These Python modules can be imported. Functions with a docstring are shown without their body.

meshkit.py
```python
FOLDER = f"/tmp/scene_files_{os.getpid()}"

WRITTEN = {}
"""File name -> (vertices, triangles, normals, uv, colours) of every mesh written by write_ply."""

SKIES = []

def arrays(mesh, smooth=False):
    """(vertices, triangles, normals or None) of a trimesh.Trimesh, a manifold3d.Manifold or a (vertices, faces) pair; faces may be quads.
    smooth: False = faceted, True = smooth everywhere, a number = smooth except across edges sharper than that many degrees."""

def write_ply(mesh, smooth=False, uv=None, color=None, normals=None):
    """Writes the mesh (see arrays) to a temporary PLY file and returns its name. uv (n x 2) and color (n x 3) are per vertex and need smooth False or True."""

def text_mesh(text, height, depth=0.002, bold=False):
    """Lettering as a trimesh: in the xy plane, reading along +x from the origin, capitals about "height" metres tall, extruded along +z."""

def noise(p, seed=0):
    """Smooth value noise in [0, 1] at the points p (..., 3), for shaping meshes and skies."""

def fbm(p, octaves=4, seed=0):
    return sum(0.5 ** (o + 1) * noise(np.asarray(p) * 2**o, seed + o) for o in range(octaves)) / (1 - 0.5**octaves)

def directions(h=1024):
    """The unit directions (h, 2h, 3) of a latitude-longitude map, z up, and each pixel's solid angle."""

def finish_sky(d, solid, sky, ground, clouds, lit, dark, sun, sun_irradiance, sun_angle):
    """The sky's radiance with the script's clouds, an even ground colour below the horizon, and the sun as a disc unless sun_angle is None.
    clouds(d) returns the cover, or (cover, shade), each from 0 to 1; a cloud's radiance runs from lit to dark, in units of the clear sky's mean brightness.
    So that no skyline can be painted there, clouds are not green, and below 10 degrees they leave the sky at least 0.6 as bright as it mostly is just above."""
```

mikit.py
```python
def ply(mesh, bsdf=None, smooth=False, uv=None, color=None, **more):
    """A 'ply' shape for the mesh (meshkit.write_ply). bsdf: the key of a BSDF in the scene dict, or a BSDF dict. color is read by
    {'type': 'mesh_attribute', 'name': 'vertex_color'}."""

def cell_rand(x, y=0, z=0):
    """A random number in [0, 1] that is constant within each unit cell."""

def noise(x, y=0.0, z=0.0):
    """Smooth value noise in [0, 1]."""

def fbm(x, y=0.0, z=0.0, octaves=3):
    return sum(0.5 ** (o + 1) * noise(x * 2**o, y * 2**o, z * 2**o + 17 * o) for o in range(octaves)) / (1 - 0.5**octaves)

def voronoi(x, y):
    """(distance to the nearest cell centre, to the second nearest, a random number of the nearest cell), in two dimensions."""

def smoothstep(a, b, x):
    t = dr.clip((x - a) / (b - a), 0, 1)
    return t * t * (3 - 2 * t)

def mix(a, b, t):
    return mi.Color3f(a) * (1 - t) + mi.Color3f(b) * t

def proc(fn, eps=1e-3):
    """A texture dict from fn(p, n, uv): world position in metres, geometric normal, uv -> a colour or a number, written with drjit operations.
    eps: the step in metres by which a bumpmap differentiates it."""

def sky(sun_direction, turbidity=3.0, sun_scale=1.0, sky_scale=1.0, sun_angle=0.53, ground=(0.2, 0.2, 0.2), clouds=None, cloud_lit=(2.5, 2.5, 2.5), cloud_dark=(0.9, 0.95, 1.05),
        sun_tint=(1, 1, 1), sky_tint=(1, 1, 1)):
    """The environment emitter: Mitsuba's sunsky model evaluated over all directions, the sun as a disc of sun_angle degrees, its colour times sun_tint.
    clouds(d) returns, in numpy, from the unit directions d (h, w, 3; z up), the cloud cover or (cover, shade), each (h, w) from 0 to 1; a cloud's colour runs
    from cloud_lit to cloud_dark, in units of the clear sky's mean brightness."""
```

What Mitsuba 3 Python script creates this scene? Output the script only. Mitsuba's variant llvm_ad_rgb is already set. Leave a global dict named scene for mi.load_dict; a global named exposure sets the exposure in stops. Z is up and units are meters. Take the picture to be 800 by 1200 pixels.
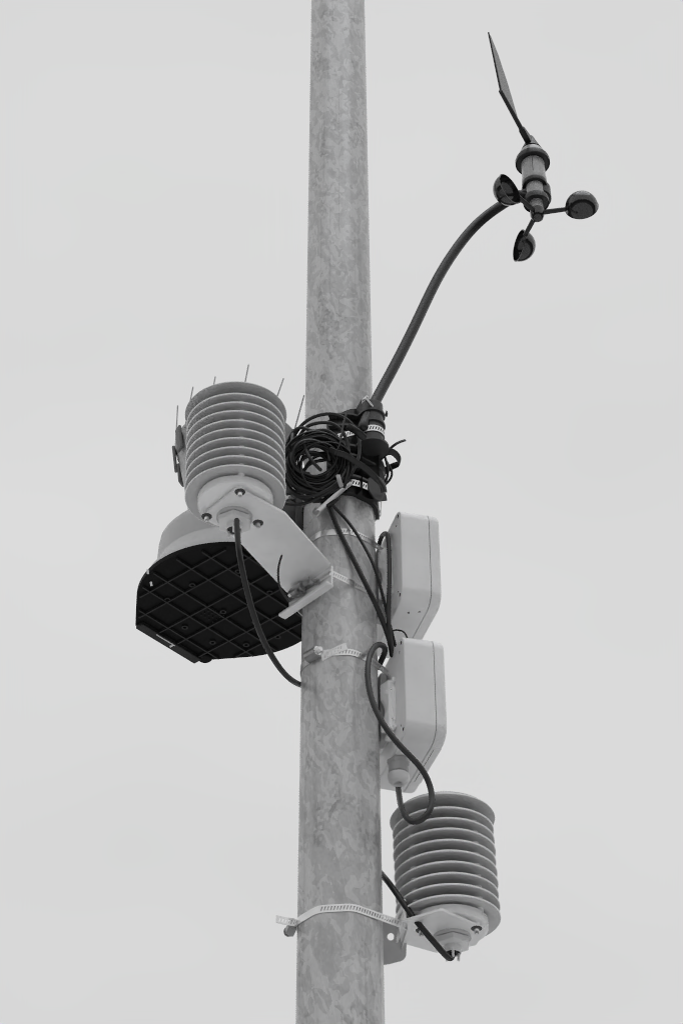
import math
import numpy as np
import trimesh
import manifold3d as m3
from shapely.geometry import Polygon, MultiPoint, Point, LineString, box as sbox
from shapely import affinity
import drjit as dr
import mitsuba as mi
import mikit
import meshkit
from mikit import noise, fbm, smoothstep, mix

T = mi.ScalarTransform4f
# ------------------------------------------------------------------ camera, sky, exposure
PITCH = math.radians(38.5)
EYE = np.array([0.003, -2.18, 1.6])
LOOK = np.array([0, math.cos(PITCH), math.sin(PITCH)])
scene = {
    'type': 'scene',
    'camera': {
        'type': 'perspective', 'fov_axis': 'y', 'fov': math.degrees(2 * math.atan(600 / 2400)),
        'near_clip': 0.05, 'far_clip': 4000.0,
        'to_world': T().look_at(origin=EYE.tolist(), target=(EYE + LOOK).tolist(), up=[0.0025, 0, 1]),
        'film': {'type': 'hdrfilm', 'width': 682, 'height': 1024},
    },
}


def overcast(d):
    """A closed cloud deck, with faint slow mottling."""
    n = meshkit.fbm(d * [2.2, 2.2, 4.0] + 5.3, 4, 3)
    f = meshkit.fbm(d * [7, 7, 12] + 1.7, 3, 8)
    shade = np.clip(0.25 + 0.75 * (n - 0.5) + 0.22 * (f - 0.5), 0, 1)
    return np.ones(d.shape[:2]), shade


scene['sky_light'] = mikit.sky([0.14, -0.30, 1.1], turbidity=3, sun_scale=0.19, sun_angle=50, clouds=overcast,
                               cloud_lit=(2.62, 2.62, 2.62), cloud_dark=(2.05, 2.05, 2.05), sun_tint=(0.80, 0.97, 1.28))
exposure = 1.45
labels = {}


# ------------------------------------------------------------------ materials (all neutral: the photograph is black and white)
def grey(v):
    return {'type': 'rgb', 'value': [v, v, v]}


def galvanised(p, n, uv):
    a = dr.atan2(p.y, p.x) * 0.052
    z = p.z
    wx = noise(a * 38, z * 30, 1.0) - 0.5
    wy = noise(a * 38, z * 30, 9.0) - 0.5
    w2x, w2y = noise(a * 120, z * 90, 2.5) - 0.5, noise(a * 120, z * 90, 6.5) - 0.5
    gx, gz = a * 66 + z * 10 + wx * 1.5 + w2x * 0.9, z * 45 - dr.abs(a + 0.08) * 40 + wy * 1.5 + w2y * 0.9
    d1, d2, cell = mikit.voronoi(gx, gz)
    _, _, cell2 = mikit.voronoi(gx * 1.7 + 7.3 + w2x * 1.5, gz * 1.5 + 3.1 + w2y * 1.5)
    edge = noise(a * 190, z * 150, 15.0) - 0.5
    light = smoothstep(0.55, 0.585, cell * 0.55 + cell2 * 0.45 + 0.42 * (noise(gx * 1.7, gz * 1.4, 40.0) - 0.5) + 0.16 * edge)
    dull = smoothstep(0.33, 0.30, cell * 0.45 + cell2 * 0.55 + 0.40 * (noise(gx * 1.6, gz * 1.8, 50.0) - 0.5) + 0.16 * edge)
    tiny = smoothstep(0.66, 0.70, noise(a * 310 + 7, z * 230, 23.0) * 0.7 + noise(a * 130, z * 100, 29.0) * 0.3)
    slow = fbm(a * 14, z * 7, 2.0, 4)
    mid = fbm(a * 75 + wx, z * 42 + wy, 12.0, 3)
    fine = noise(a * 420, z * 300, 4.0)
    c = 0.490 + 0.078 * light - 0.034 * dull + 0.020 * tiny + 0.020 * (cell2 - 0.5) + 0.10 * (slow - 0.5) + 0.06 * (mid - 0.5) + 0.045 * (fine - 0.5)
    # grainy zinc runs and a long fine weld line down the front
    grain = smoothstep(0.66, 0.8, noise(a * 55 + 4, z * 26, 21.0)) * smoothstep(0.45, 0.7, noise(a * 330, z * 240, 31.0))
    seam = smoothstep(0.0007, 0.0002, dr.abs(a + 0.0812 - 0.0011 * noise(z * 3, 2.0))) * smoothstep(0.3, 0.55, noise(z * 9, 44.0))
    runs = smoothstep(0.62, 0.80, noise(a * 260 + 3, z * 5.0, 61.0)) * smoothstep(0.45, 0.75, noise(a * 40, z * 2.4, 67.0))
    scratch = smoothstep(0.80, 0.86, noise(a * 700 + z * 160, z * 26 - a * 40, 71.0))
    return mi.Color3f(c - 0.09 * grain - 0.12 * seam - 0.055 * runs + 0.04 * scratch)


def galvanised_bump(p, n, uv):
    a = dr.atan2(p.y, p.x) * 0.052
    return fbm(a * 90, p.z * 70, 5.0, 3) + 0.5 * noise(a * 25, p.z * 14, 8.0)


def worn(base, amount, scale, seed):
    def fn(p, n, uv):
        slow = fbm(p.x * scale + seed, p.y * scale, p.z * scale * 0.7, 3)
        speck = smoothstep(0.70, 0.84, noise(p.x * 260 + seed, p.y * 260, p.z * 210))
        run = smoothstep(0.5, 0.85, noise(p.x * 95 + seed, p.y * 95, p.z * 9))
        return mi.Color3f(base * (1 + amount * (slow - 0.5) * 1.6 - 0.16 * amount * speck - 0.25 * amount * run))
    return mikit.proc(fn)


def plastic(base, rough, amount, scale, seed, spec=0.5):
    return {'type': 'twosided', 'bsdf': {'type': 'principled', 'base_color': worn(base, amount, scale, seed), 'roughness': rough, 'specular': spec}}


scene['galvanised_steel'] = {'type': 'twosided', 'bsdf': {'type': 'bumpmap', 'scale': 0.0005, 'arbitrary': mikit.proc(galvanised_bump), 'bsdf': {
    'type': 'principled', 'base_color': mikit.proc(galvanised), 'roughness': 0.36, 'metallic': 0.25, 'specular': 0.6}}}
scene['box_plastic'] = plastic(0.80, 0.40, 0.12, 22, 1.0)
scene['fitting_plastic'] = plastic(0.74, 0.40, 0.14, 40, 2.0)
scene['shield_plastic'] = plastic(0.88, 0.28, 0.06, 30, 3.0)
scene['lug_metal'] = plastic(0.52, 0.4, 0.2, 40, 23.0)
scene['gland_plastic'] = plastic(0.46, 0.4, 0.15, 40, 24.0)
scene['saddle_plastic'] = plastic(0.90, 0.35, 0.08, 40, 25.0)
scene['shaded_plate_plastic'] = plastic(0.53, 0.36, 0.08, 30, 22.0)  # grey instead of white, so the gaps between plates look shaded
scene['gauge_plastic'] = plastic(0.48, 0.45, 0.16, 16, 4.0)
scene['clip_plastic'] = plastic(0.15, 0.5, 0.16, 30, 5.0)
scene['bracket_metal'] = {'type': 'twosided', 'bsdf': {'type': 'principled', 'base_color': worn(0.86, 0.12, 26, 6.0), 'roughness': 0.42, 'metallic': 0.35}}
scene['stainless_steel'] = {'type': 'twosided', 'bsdf': {'type': 'principled', 'base_color': worn(0.80, 0.12, 60, 7.0), 'roughness': 0.27, 'metallic': 0.9}}
scene['dark_steel'] = {'type': 'twosided', 'bsdf': {'type': 'principled', 'base_color': worn(0.34, 0.4, 120, 8.0), 'roughness': 0.33, 'metallic': 0.9}}
scene['bright_steel'] = {'type': 'twosided', 'bsdf': {'type': 'principled', 'base_color': grey(0.75), 'roughness': 0.18, 'metallic': 1.0}}
scene['black_plastic'] = plastic(0.013, 0.34, 0.25, 30, 9.0)
scene['gloss_black_plastic'] = plastic(0.010, 0.12, 0.25, 40, 10.0, 0.9)
scene['base_black'] = plastic(0.004, 0.6, 0.5, 30, 11.0, 0.12)
scene['washer_black'] = plastic(0.05, 0.5, 0.3, 60, 18.0)
scene['fin_plastic'] = plastic(0.17, 0.35, 0.1, 40, 19.0)
scene['disc_plastic'] = plastic(0.90, 0.35, 0.06, 30, 21.0)
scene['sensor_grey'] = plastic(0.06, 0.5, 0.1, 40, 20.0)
scene['rib_black'] = plastic(0.020, 0.5, 0.6, 60, 12.0, 0.3)
scene['lighter_black'] = plastic(0.045, 0.32, 0.25, 50, 13.0)
scene['housing_grey'] = plastic(0.40, 0.25, 0.15, 50, 17.0)
scene['cable_black'] = plastic(0.014, 0.33, 0.3, 60, 14.0)
scene['cable_grey'] = plastic(0.030, 0.38, 0.3, 60, 15.0)
scene['tie_plastic'] = plastic(0.42, 0.4, 0.15, 60, 16.0)
scene['hole_dark'] = {'type': 'twosided', 'bsdf': {'type': 'principled', 'base_color': grey(0.03), 'roughness': 0.7}}


def yard(p, n, uv):
    """A pale paved yard round the pole, rough grass beyond it."""
    r = dr.sqrt(p.x * p.x + p.y * p.y) + 3.0 * (fbm(p.x * 0.25, p.y * 0.25, 0.0, 3) - 0.5)
    pale = 0.55 + 0.10 * (fbm(p.x * 0.8, p.y * 0.8, 0.0, 4) - 0.5) + 0.05 * (noise(p.x * 60, p.y * 60) - 0.5)
    grass = 0.09 + 0.05 * (fbm(p.x * 0.5, p.y * 0.5, 4.0, 4) - 0.5)
    return mi.Color3f(dr.lerp(mi.Float(pale), mi.Float(grass), smoothstep(13.0, 14.0, r)))


scene['yard_ground'] = {'type': 'twosided', 'bsdf': {'type': 'diffuse', 'reflectance': mikit.proc(yard)}}
scene['woodland'] = {'type': 'twosided', 'bsdf': {'type': 'diffuse', 'reflectance': mikit.proc(
    lambda p, n, uv: mi.Color3f(0.055 + 0.05 * (fbm(p.x * 0.3, p.y * 0.3, p.z * 0.3, 4) - 0.5)))}}


# ------------------------------------------------------------------ mesh helpers
def cat(*ms):
    return trimesh.util.concatenate([as_tri(m) for m in ms])


def as_tri(m):
    if isinstance(m, m3.Manifold):
        k = m.to_mesh()
        return trimesh.Trimesh(np.array(k.vert_properties[:, :3], float), np.array(k.tri_verts), process=False)
    return m


def mani(t):
    t = t.copy()
    t.merge_vertices()
    return m3.Manifold(m3.Mesh(np.asarray(t.vertices, np.float32), np.asarray(t.faces, np.uint32)))


def frame(o, x, y, z):
    m = np.eye(4)
    m[:3, 0], m[:3, 1], m[:3, 2], m[:3, 3] = x, y, z, o
    return m


def moved(mesh, m):
    t = as_tri(mesh).copy()
    t.apply_transform(m)
    return t


def unit(v):
    v = np.asarray(v, float)
    return v / np.linalg.norm(v)


def align(o, z, x=(1, 0, 0)):
    """A frame at o whose z axis is z."""
    z = unit(z)
    x = np.asarray(x, float) - np.dot(x, z) * z
    if np.linalg.norm(x) < 1e-6:
        x = np.cross(z, [0, 1, 0.1])
    x = unit(x)
    return frame(o, x, np.cross(z, x), z)


def lathe(profile, n=64, closed=True):
    """Turns a profile [(r, z), ...] (a closed loop, anticlockwise in r-z) about z."""
    p = np.asarray(profile, float)
    k = len(p)
    a = np.arange(n) / n * 2 * math.pi
    v = np.stack([np.outer(np.cos(a), p[:, 0]), np.outer(np.sin(a), p[:, 0]), np.tile(p[:, 1], (n, 1))], -1).reshape(-1, 3)
    f = []
    for i in range(n):
        j = (i + 1) % n
        for q in range(k if closed else k - 1):
            w = (q + 1) % k
            A, B, C, D = i * k + q, j * k + q, j * k + w, i * k + w
            f += [[A, B, C], [A, C, D]]
    t = trimesh.Trimesh(v, f, process=False)
    t.merge_vertices()
    t.update_faces(t.nondegenerate_faces())
    return t


def solid_lathe(profile, n=64):
    """A profile from axis to axis, bottom to top."""
    return lathe(profile, n, closed=False)


def spline(pts, step):
    p = np.asarray(pts, float)
    if len(p) < 3:
        k = max(2, int(np.linalg.norm(p[-1] - p[0]) / step))
        return p[0] + (p[-1] - p[0]) * np.linspace(0, 1, k + 1)[:, None]
    from scipy.interpolate import CubicSpline
    d = np.concatenate([[0], np.cumsum(np.sqrt(np.linalg.norm(np.diff(p, axis=0), axis=1)))])
    s = CubicSpline(d, p, bc_type='natural')
    k = max(8, int(np.linalg.norm(np.diff(p, axis=0), axis=1).sum() / step))
    return s(np.linspace(0, d[-1], k))


def sweep(path, rx, ry=None, n=12, closed=False, up=None, caps=True):
    """A tube along the path: round, or flat when ry differs; rounded ends."""
    ry = rx if ry is None else ry
    p = np.asarray(path, float)
    k = len(p)
    tan = np.gradient(p, axis=0)
    if closed:
        tan = np.roll(p, -1, 0) - np.roll(p, 1, 0)
    tan /= np.linalg.norm(tan, axis=1, keepdims=True)
    ref = np.array(up if up is not None else ([0, 0, 1] if abs(tan[0][2]) < 0.9 else [1, 0, 0]), float)
    nx = unit(ref - np.dot(ref, tan[0]) * tan[0])
    a = np.arange(n) / n * 2 * math.pi
    rings = []
    scale = np.ones(k)
    shift = np.zeros(k)
    for i in range(k):
        if up is not None:
            q = np.asarray(up, float) - np.dot(up, tan[i]) * tan[i]
            nx = unit(q) if np.linalg.norm(q) > 1e-4 else nx
        else:
            nx = unit(nx - np.dot(nx, tan[i]) * tan[i])
        by = np.cross(tan[i], nx)
        rings.append(p[i] + np.outer(np.cos(a) * rx, nx) + np.outer(np.sin(a) * ry, by))
    if not closed and caps:
        def cap(c, ring, t):
            return [c + (ring - c) * s + t * min(rx, ry) * h for s, h in ((0.8, 0.55), (0.4, 0.9))]
        first, last = cap(p[0], rings[0], -tan[0]), cap(p[-1], rings[-1], tan[-1])
        rings = first[::-1] + rings + last
    v = np.vstack(rings)
    k = len(rings)
    f = []
    for i in range(k if closed else k - 1):
        j = (i + 1) % k
        for q in range(n):
            w = (q + 1) % n
            A, B, C, D = i * n + q, i * n + w, j * n + w, j * n + q
            f += [[A, B, C], [A, C, D]]
    if not closed:
        f += [[0, q + 1, q] for q in range(1, n - 1)]
        o = (k - 1) * n
        f += [[o, o + q, o + q + 1] for q in range(1, n - 1)]
    return trimesh.Trimesh(v, f, process=False)


def cable(pts, rx, ry=None, n=12, step=0.004, up=None):
    return sweep(spline(pts, step), rx, ry, n, up=up)


def rod(a, b, r, r2=None, n=20):
    a, b = np.asarray(a, float), np.asarray(b, float)
    L = np.linalg.norm(b - a)
    r2 = r if r2 is None else r2
    c = min(r, r2) * 0.15
    return moved(solid_lathe([(0, 0), (r - c, 0), (r, c), (r2, L - c), (r2 - c, L), (0, L)], n), align(a, b - a))


def ext(poly, h, z=0.0, bevel=0.0):
    """A polygon pushed up by h from z; bevel chamfers the edges (convex polygons: true chamfers)."""
    if bevel <= 0:
        t = trimesh.creation.extrude_polygon(poly, h, engine='earcut')
        t.apply_translation([0, 0, z])
        return t
    inner = poly.buffer(-bevel, join_style=1)
    if poly.convex_hull.area < poly.area * 1.001 and not poly.interiors:
        o, i = np.array(poly.exterior.coords)[:-1], np.array(inner.exterior.coords)[:-1]
        pts = np.vstack([np.column_stack([q, np.full(len(q), zz)]) for q, zz in ((i, z), (o, z + bevel), (o, z + h - bevel), (i, z + h))])
        return as_tri(m3.Manifold.hull_points(pts))
    t = trimesh.creation.extrude_polygon(poly, h - 2 * bevel, engine='earcut')
    t.apply_translation([0, 0, z + bevel])
    t2 = trimesh.creation.extrude_polygon(inner, h, engine='earcut')
    t2.apply_translation([0, 0, z])
    return as_tri(mani(t) + mani(t2))


def rounded(poly, r):
    return poly.buffer(-r, quad_segs=6).buffer(r, quad_segs=6)


def rbox(sx, sy, sz, r=0.001, seg=3):
    """A box with rounded edges, centred."""
    pts = []
    s = m3.Manifold.sphere(r, 4 * seg)
    parts = [s.translate([x * (sx / 2 - r), y * (sy / 2 - r), z * (sz / 2 - r)]) for x in (-1, 1) for y in (-1, 1) for z in (-1, 1)]
    return as_tri(m3.Manifold.batch_hull(parts))


def hexagon(r, turn=0.0):
    return Polygon([(r * math.cos(turn + k * math.pi / 3), r * math.sin(turn + k * math.pi / 3)) for k in range(6)])


# ------------------------------------------------------------------ names and groups
def number(key):
    if key not in TAKEN:
        TAKEN.add(key)
        return key
    k = 1
    while f'{key}_{k:03d}' in TAKEN:
        k += 1
    TAKEN.add(f'{key}_{k:03d}')
    return f'{key}_{k:03d}'


TAKEN = set()


def thing(name, label, cat_, group=None):
    key = number(name)
    labels[key] = {'label': label, 'category': cat_}
    if group:
        labels[key]['group'] = group
    return key


def part(parent, name, mesh, m, smooth=35, label=None):
    key = number(parent + '__' + name)
    scene[key] = mikit.ply(as_tri(mesh), m, smooth=smooth)
    if label:
        labels[key] = {'label': label}
    return key


def whole(name, label, cat_, mesh, m, smooth=35, group=None):
    key = thing(name, label, cat_, group)
    scene[key] = mikit.ply(as_tri(mesh), m, smooth=smooth)
    return key


# ------------------------------------------------------------------ the setting
g = lathe([(0.0, 0), (3, 0), (40, 0), (600, 0), (2500, 0)], 48, closed=False)
g.invert()
scene['ground'] = mikit.ply(g, 'yard_ground', smooth=False)
labels['ground'] = {'label': 'pale paved yard with rough grass beyond it, far below', 'kind': 'structure'}

ang = np.linspace(0, 2 * math.pi, 361)[:-1]
ridge = 13 + 11 * meshkit.fbm(np.column_stack([np.cos(ang) * 3 + 9, np.sin(ang) * 3, 0 * ang]), 3, 5) + 5 * meshkit.noise(np.column_stack([np.cos(ang) * 26, np.sin(ang) * 26, 0 * ang]), 6)
hv, hf = [], []
for q, (rad, share) in enumerate(((62, -0.05), (68, 0.45), (76, 0.80), (88, 1.0), (120, 1.05), (240, 0.9), (520, -0.1))):
    wob = 1 + 0.04 * meshkit.noise(np.column_stack([np.cos(ang) * 14, np.sin(ang) * 14, 0 * ang + q]), 7)
    hv.append(np.column_stack([np.cos(ang) * rad * wob, np.sin(ang) * rad * wob, ridge * share]))
for q in range(len(hv) - 1):
    for t_ in range(360):
        A, B = q * 360 + t_, q * 360 + (t_ + 1) % 360
        hf += [[A, A + 360, B + 360], [A, B + 360, B]]
scene['wooded_hills'] = mikit.ply(trimesh.Trimesh(np.vstack(hv), hf, process=False), 'woodland', smooth=True)
labels['wooded_hills'] = {'label': 'dark wooded rise around the yard, below the frame', 'kind': 'structure'}

# ------------------------------------------------------------------ the pole
TURN = math.radians(6.0)          # the flats are turned a little from the camera


def pole_width(z):
    return 0.0990 - 0.0057 * (z - 2.59)


def pole_section(w, r=0.022, seg=4):
    """A rounded octagon of width w across its flats, as points."""
    R = (w / 2) / math.cos(math.pi / 8)
    a0 = math.pi / 8 - TURN
    out = []
    for k in range(8):
        a = a0 + k * math.pi / 4
        c = np.array([math.cos(a), math.sin(a)]) * (R - r / math.cos(math.pi / 8))
        for s in range(seg + 1):
            b = a - math.pi / 8 + math.pi / 4 * s / seg
            out.append(c + r * np.array([math.cos(b), math.sin(b)]))
    return np.array(out)


rows = [(z, pole_width(z)) for z in np.linspace(0.03, 6.6, 30)]
sec = [np.column_stack([pole_section(w), np.full(40, z)]) for z, w in rows]
k = 40
v = np.vstack(sec + [[[0, 0, 6.6]]])
f = []
for i in range(len(sec) - 1):
    for q in range(k):
        w = (q + 1) % k
        A, B, C, D = i * k + q, i * k + w, (i + 1) * k + w, (i + 1) * k + q
        f += [[A, B, C], [A, C, D]]
o = (len(sec) - 1) * k
f += [[o + q, o + (q + 1) % k, len(v) - 1] for q in range(k)]
pole = thing('steel_pole', 'tall tapering eight sided galvanised steel pole that carries all the instruments', 'pole')
part(pole, 'shaft', trimesh.Trimesh(v, f, process=False), 'galvanised_steel', smooth=True)
part(pole, 'base_plate', ext(rounded(sbox(-0.15, -0.15, 0.15, 0.15), 0.02), 0.025, 0.004, 0.002), 'galvanised_steel')


# ------------------------------------------------------------------ hose clamps
def outline(z, grow, *more):
    """Points of the pole's section at z (with things the band also goes round), grown, anticlockwise."""
    p = Polygon(pole_section(pole_width(z)))
    if more:
        p = MultiPoint([q for g_ in (p, *more) for q in g_.exterior.coords]).convex_hull
    p = p.buffer(grow, quad_segs=4)
    c = np.array(p.exterior.coords)[:-1]
    if Polygon(c).exterior.is_ccw is False:
        c = c[::-1]
    return c


def resample(c, closed, step=0.004):
    c = np.vstack([c, c[:1]]) if closed else np.asarray(c, float)
    d = np.concatenate([[0], np.cumsum(np.linalg.norm(np.diff(c, axis=0), axis=1))])
    return c, d


def strap(points, normals_up, h, t, pitch=0.0037, slot=0.0016, slot_from=0.0, slot_to=9.0, skew=0.0008, closed=False):
    """A thin perforated band along 3-D points: height h along the given up vector, thickness t, open slots between slot_from and slot_to (metres)."""
    c, d = resample(points, closed)
    L = d[-1]
    marks = set(np.round(d, 6))
    holes = []
    s = max(0.004, slot_from)
    while s + slot < min(slot_to, L - 0.004):
        holes.append((s, s + slot))
        marks |= {round(s, 6), round(s + slot, 6)}
        s += pitch
    ss = np.array(sorted(marks))
    ss = ss[np.concatenate([[True], np.diff(ss) > 2e-5])]
    hs = np.array([-h / 2, -h * 0.27, h * 0.27, h / 2])
    tang = np.array([unit(b - a) for a, b in zip(c[:-1], c[1:])])
    up = unit(normals_up)

    def at(s):
        s = np.clip(s, 0, L)
        i = min(int(np.searchsorted(d, s, side='right')) - 1, len(c) - 2)
        q = (s - d[i]) / max(d[i + 1] - d[i], 1e-9)
        P = c[i] + (c[i + 1] - c[i]) * q
        tt = tang[i]
        if q < 0.02 and i > 0:
            tt = unit(tang[i] + tang[i - 1])
        if q > 0.98 and i < len(tang) - 1:
            tt = unit(tang[i] + tang[i + 1])
        return P, np.cross(tt, up)

    nS, nH = len(ss), len(hs)
    present = np.ones((nS - 1, nH - 1), bool)
    for i in range(nS - 1):
        m = (ss[i] + ss[i + 1]) / 2
        if any(a - 1e-6 < m < b + 1e-6 for a, b in holes):
            present[i, 1] = False
    v = np.zeros((2, nS, nH, 3))
    for i, s in enumerate(ss):
        for j, y in enumerate(hs):
            sk = skew if j == 2 else (-skew if j == 1 else 0)
            P, nrm = at(s + (sk if 0.002 < s < L - 0.002 else 0))
            v[0, i, j] = P + up * y + nrm * t
            v[1, i, j] = P + up * y
    idx = np.arange(v[..., 0].size).reshape(2, nS, nH)
    f = []

    def quad(a, b, c_, e):
        f.extend([[a, b, c_], [a, c_, e]])

    for i in range(nS - 1):
        for j in range(nH - 1):
            if not present[i, j]:
                continue
            A, B, C, D = idx[0, i, j], idx[0, i + 1, j], idx[0, i + 1, j + 1], idx[0, i, j + 1]
            a, b, c_, e = idx[1, i, j], idx[1, i + 1, j], idx[1, i + 1, j + 1], idx[1, i, j + 1]
            quad(A, B, C, D)
            quad(a, e, c_, b)
            if j == 0 or not present[i, j - 1]:
                quad(A, a, b, B)
            if j == nH - 2 or not present[i, j + 1]:
                quad(D, C, c_, e)
            if i == 0 or not present[i - 1, j]:
                quad(A, D, e, a)
            if i == nS - 2 or not present[i + 1, j]:
                quad(B, b, c_, C)
    return trimesh.Trimesh(v.reshape(-1, 3), f, process=False)


def band_path(z, grow, start, *more, tilt=(0, 0)):
    """The outline as 3-D points, beginning at the angle start (degrees)."""
    c = outline(z, grow, *more)
    a = (np.degrees(np.arctan2(c[:, 1], c[:, 0])) - start) % 360
    c = np.roll(c, -int(np.argmin(a)), axis=0)
    return np.column_stack([c, z + c[:, 0] * tilt[0] + c[:, 1] * tilt[1]])


def clamp_housing(m, long=0.020, wide=0.014, high=0.012):
    """The worm-screw housing of a hose clamp in the frame m (x along the band, y up, z outwards): (housing, screw)."""
    arch = Polygon([(-wide / 2, 0), (wide / 2, 0), (wide / 2, high * 0.45), (wide * 0.28, high * 0.92), (0, high), (-wide * 0.28, high * 0.92), (-wide / 2, high * 0.45)])
    h = ext(arch, long, -long / 2, 0.0007)
    h.apply_transform(frame([0, 0, 0], [0, 1, 0], [0, 0, 1], [1, 0, 0]))
    s = ext(hexagon(0.0042), 0.006, long / 2 + 0.001, 0.0006)
    s = cat(s, moved(solid_lathe([(0, 0), (0.0062, 0), (0.0062, 0.0015), (0, 0.0015)], 20), frame([0, 0, long / 2], [1, 0, 0], [0, 1, 0], [0, 0, 1])))
    s.apply_transform(frame([0, 0, high * 0.5], [0, 1, 0], [0, 0, 1], [1, 0, 0]))
    return moved(h, m), moved(s, m)


def hose_clamp(label, z, start, housing_at, *more, tilt=(0, 0), slot_from=0.0, slot_to=9.0, tail=None, housing_m='stainless_steel', h=0.0095, flip=1, grow=0.0004):
    t = thing('hose_clamp', label, 'hose clamp', 'perforated steel bands fastened round the pole')
    path = band_path(z, grow, start, *more, tilt=tilt)
    up = unit([-tilt[0], -tilt[1], 1])
    part(t, 'band', strap(path, up, h, 0.0009, slot_from=slot_from, slot_to=slot_to, closed=True), 'stainless_steel', smooth=25)
    if housing_at is not None:
        a = math.radians(housing_at)
        c = outline(z, grow + 0.0014, *more)
        best = max(range(len(c)), key=lambda i: np.dot(c[i], [math.cos(a), math.sin(a)]) / np.linalg.norm(c[i]))
        pts = np.array([c[best - 1], c[best], c[(best + 1) % len(c)]])
        ray = LineString([(0, 0), (math.cos(a), math.sin(a))])
        hit = ray.intersection(Polygon(c).exterior)
        P = np.array([hit.x, hit.y])
        e = 1e-3
        r2 = LineString([(0, 0), (math.cos(a + 0.05), math.sin(a + 0.05))]).intersection(Polygon(c).exterior)
        tx = unit([r2.x - P[0], r2.y - P[1], 0]) * flip
        o = np.array([P[0], P[1], z + P[0] * tilt[0] + P[1] * tilt[1]])
        tx = unit(tx + np.array([0, 0, tx[0] * tilt[0] + tx[1] * tilt[1]]))
        nz = np.cross(tx, up) * flip
        m = frame(o, tx, np.cross(nz, tx), nz)
        hs, sc = clamp_housing(m)
        part(t, 'screw_housing', hs, housing_m)
        part(t, 'screw', sc, 'bright_steel')
    if tail is not None:
        pts, upv = tail
        part(t, 'tail', strap(np.asarray(pts, float), upv, h, 0.0009, slot_from=0.0), 'stainless_steel', smooth=25)
    return t


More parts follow.
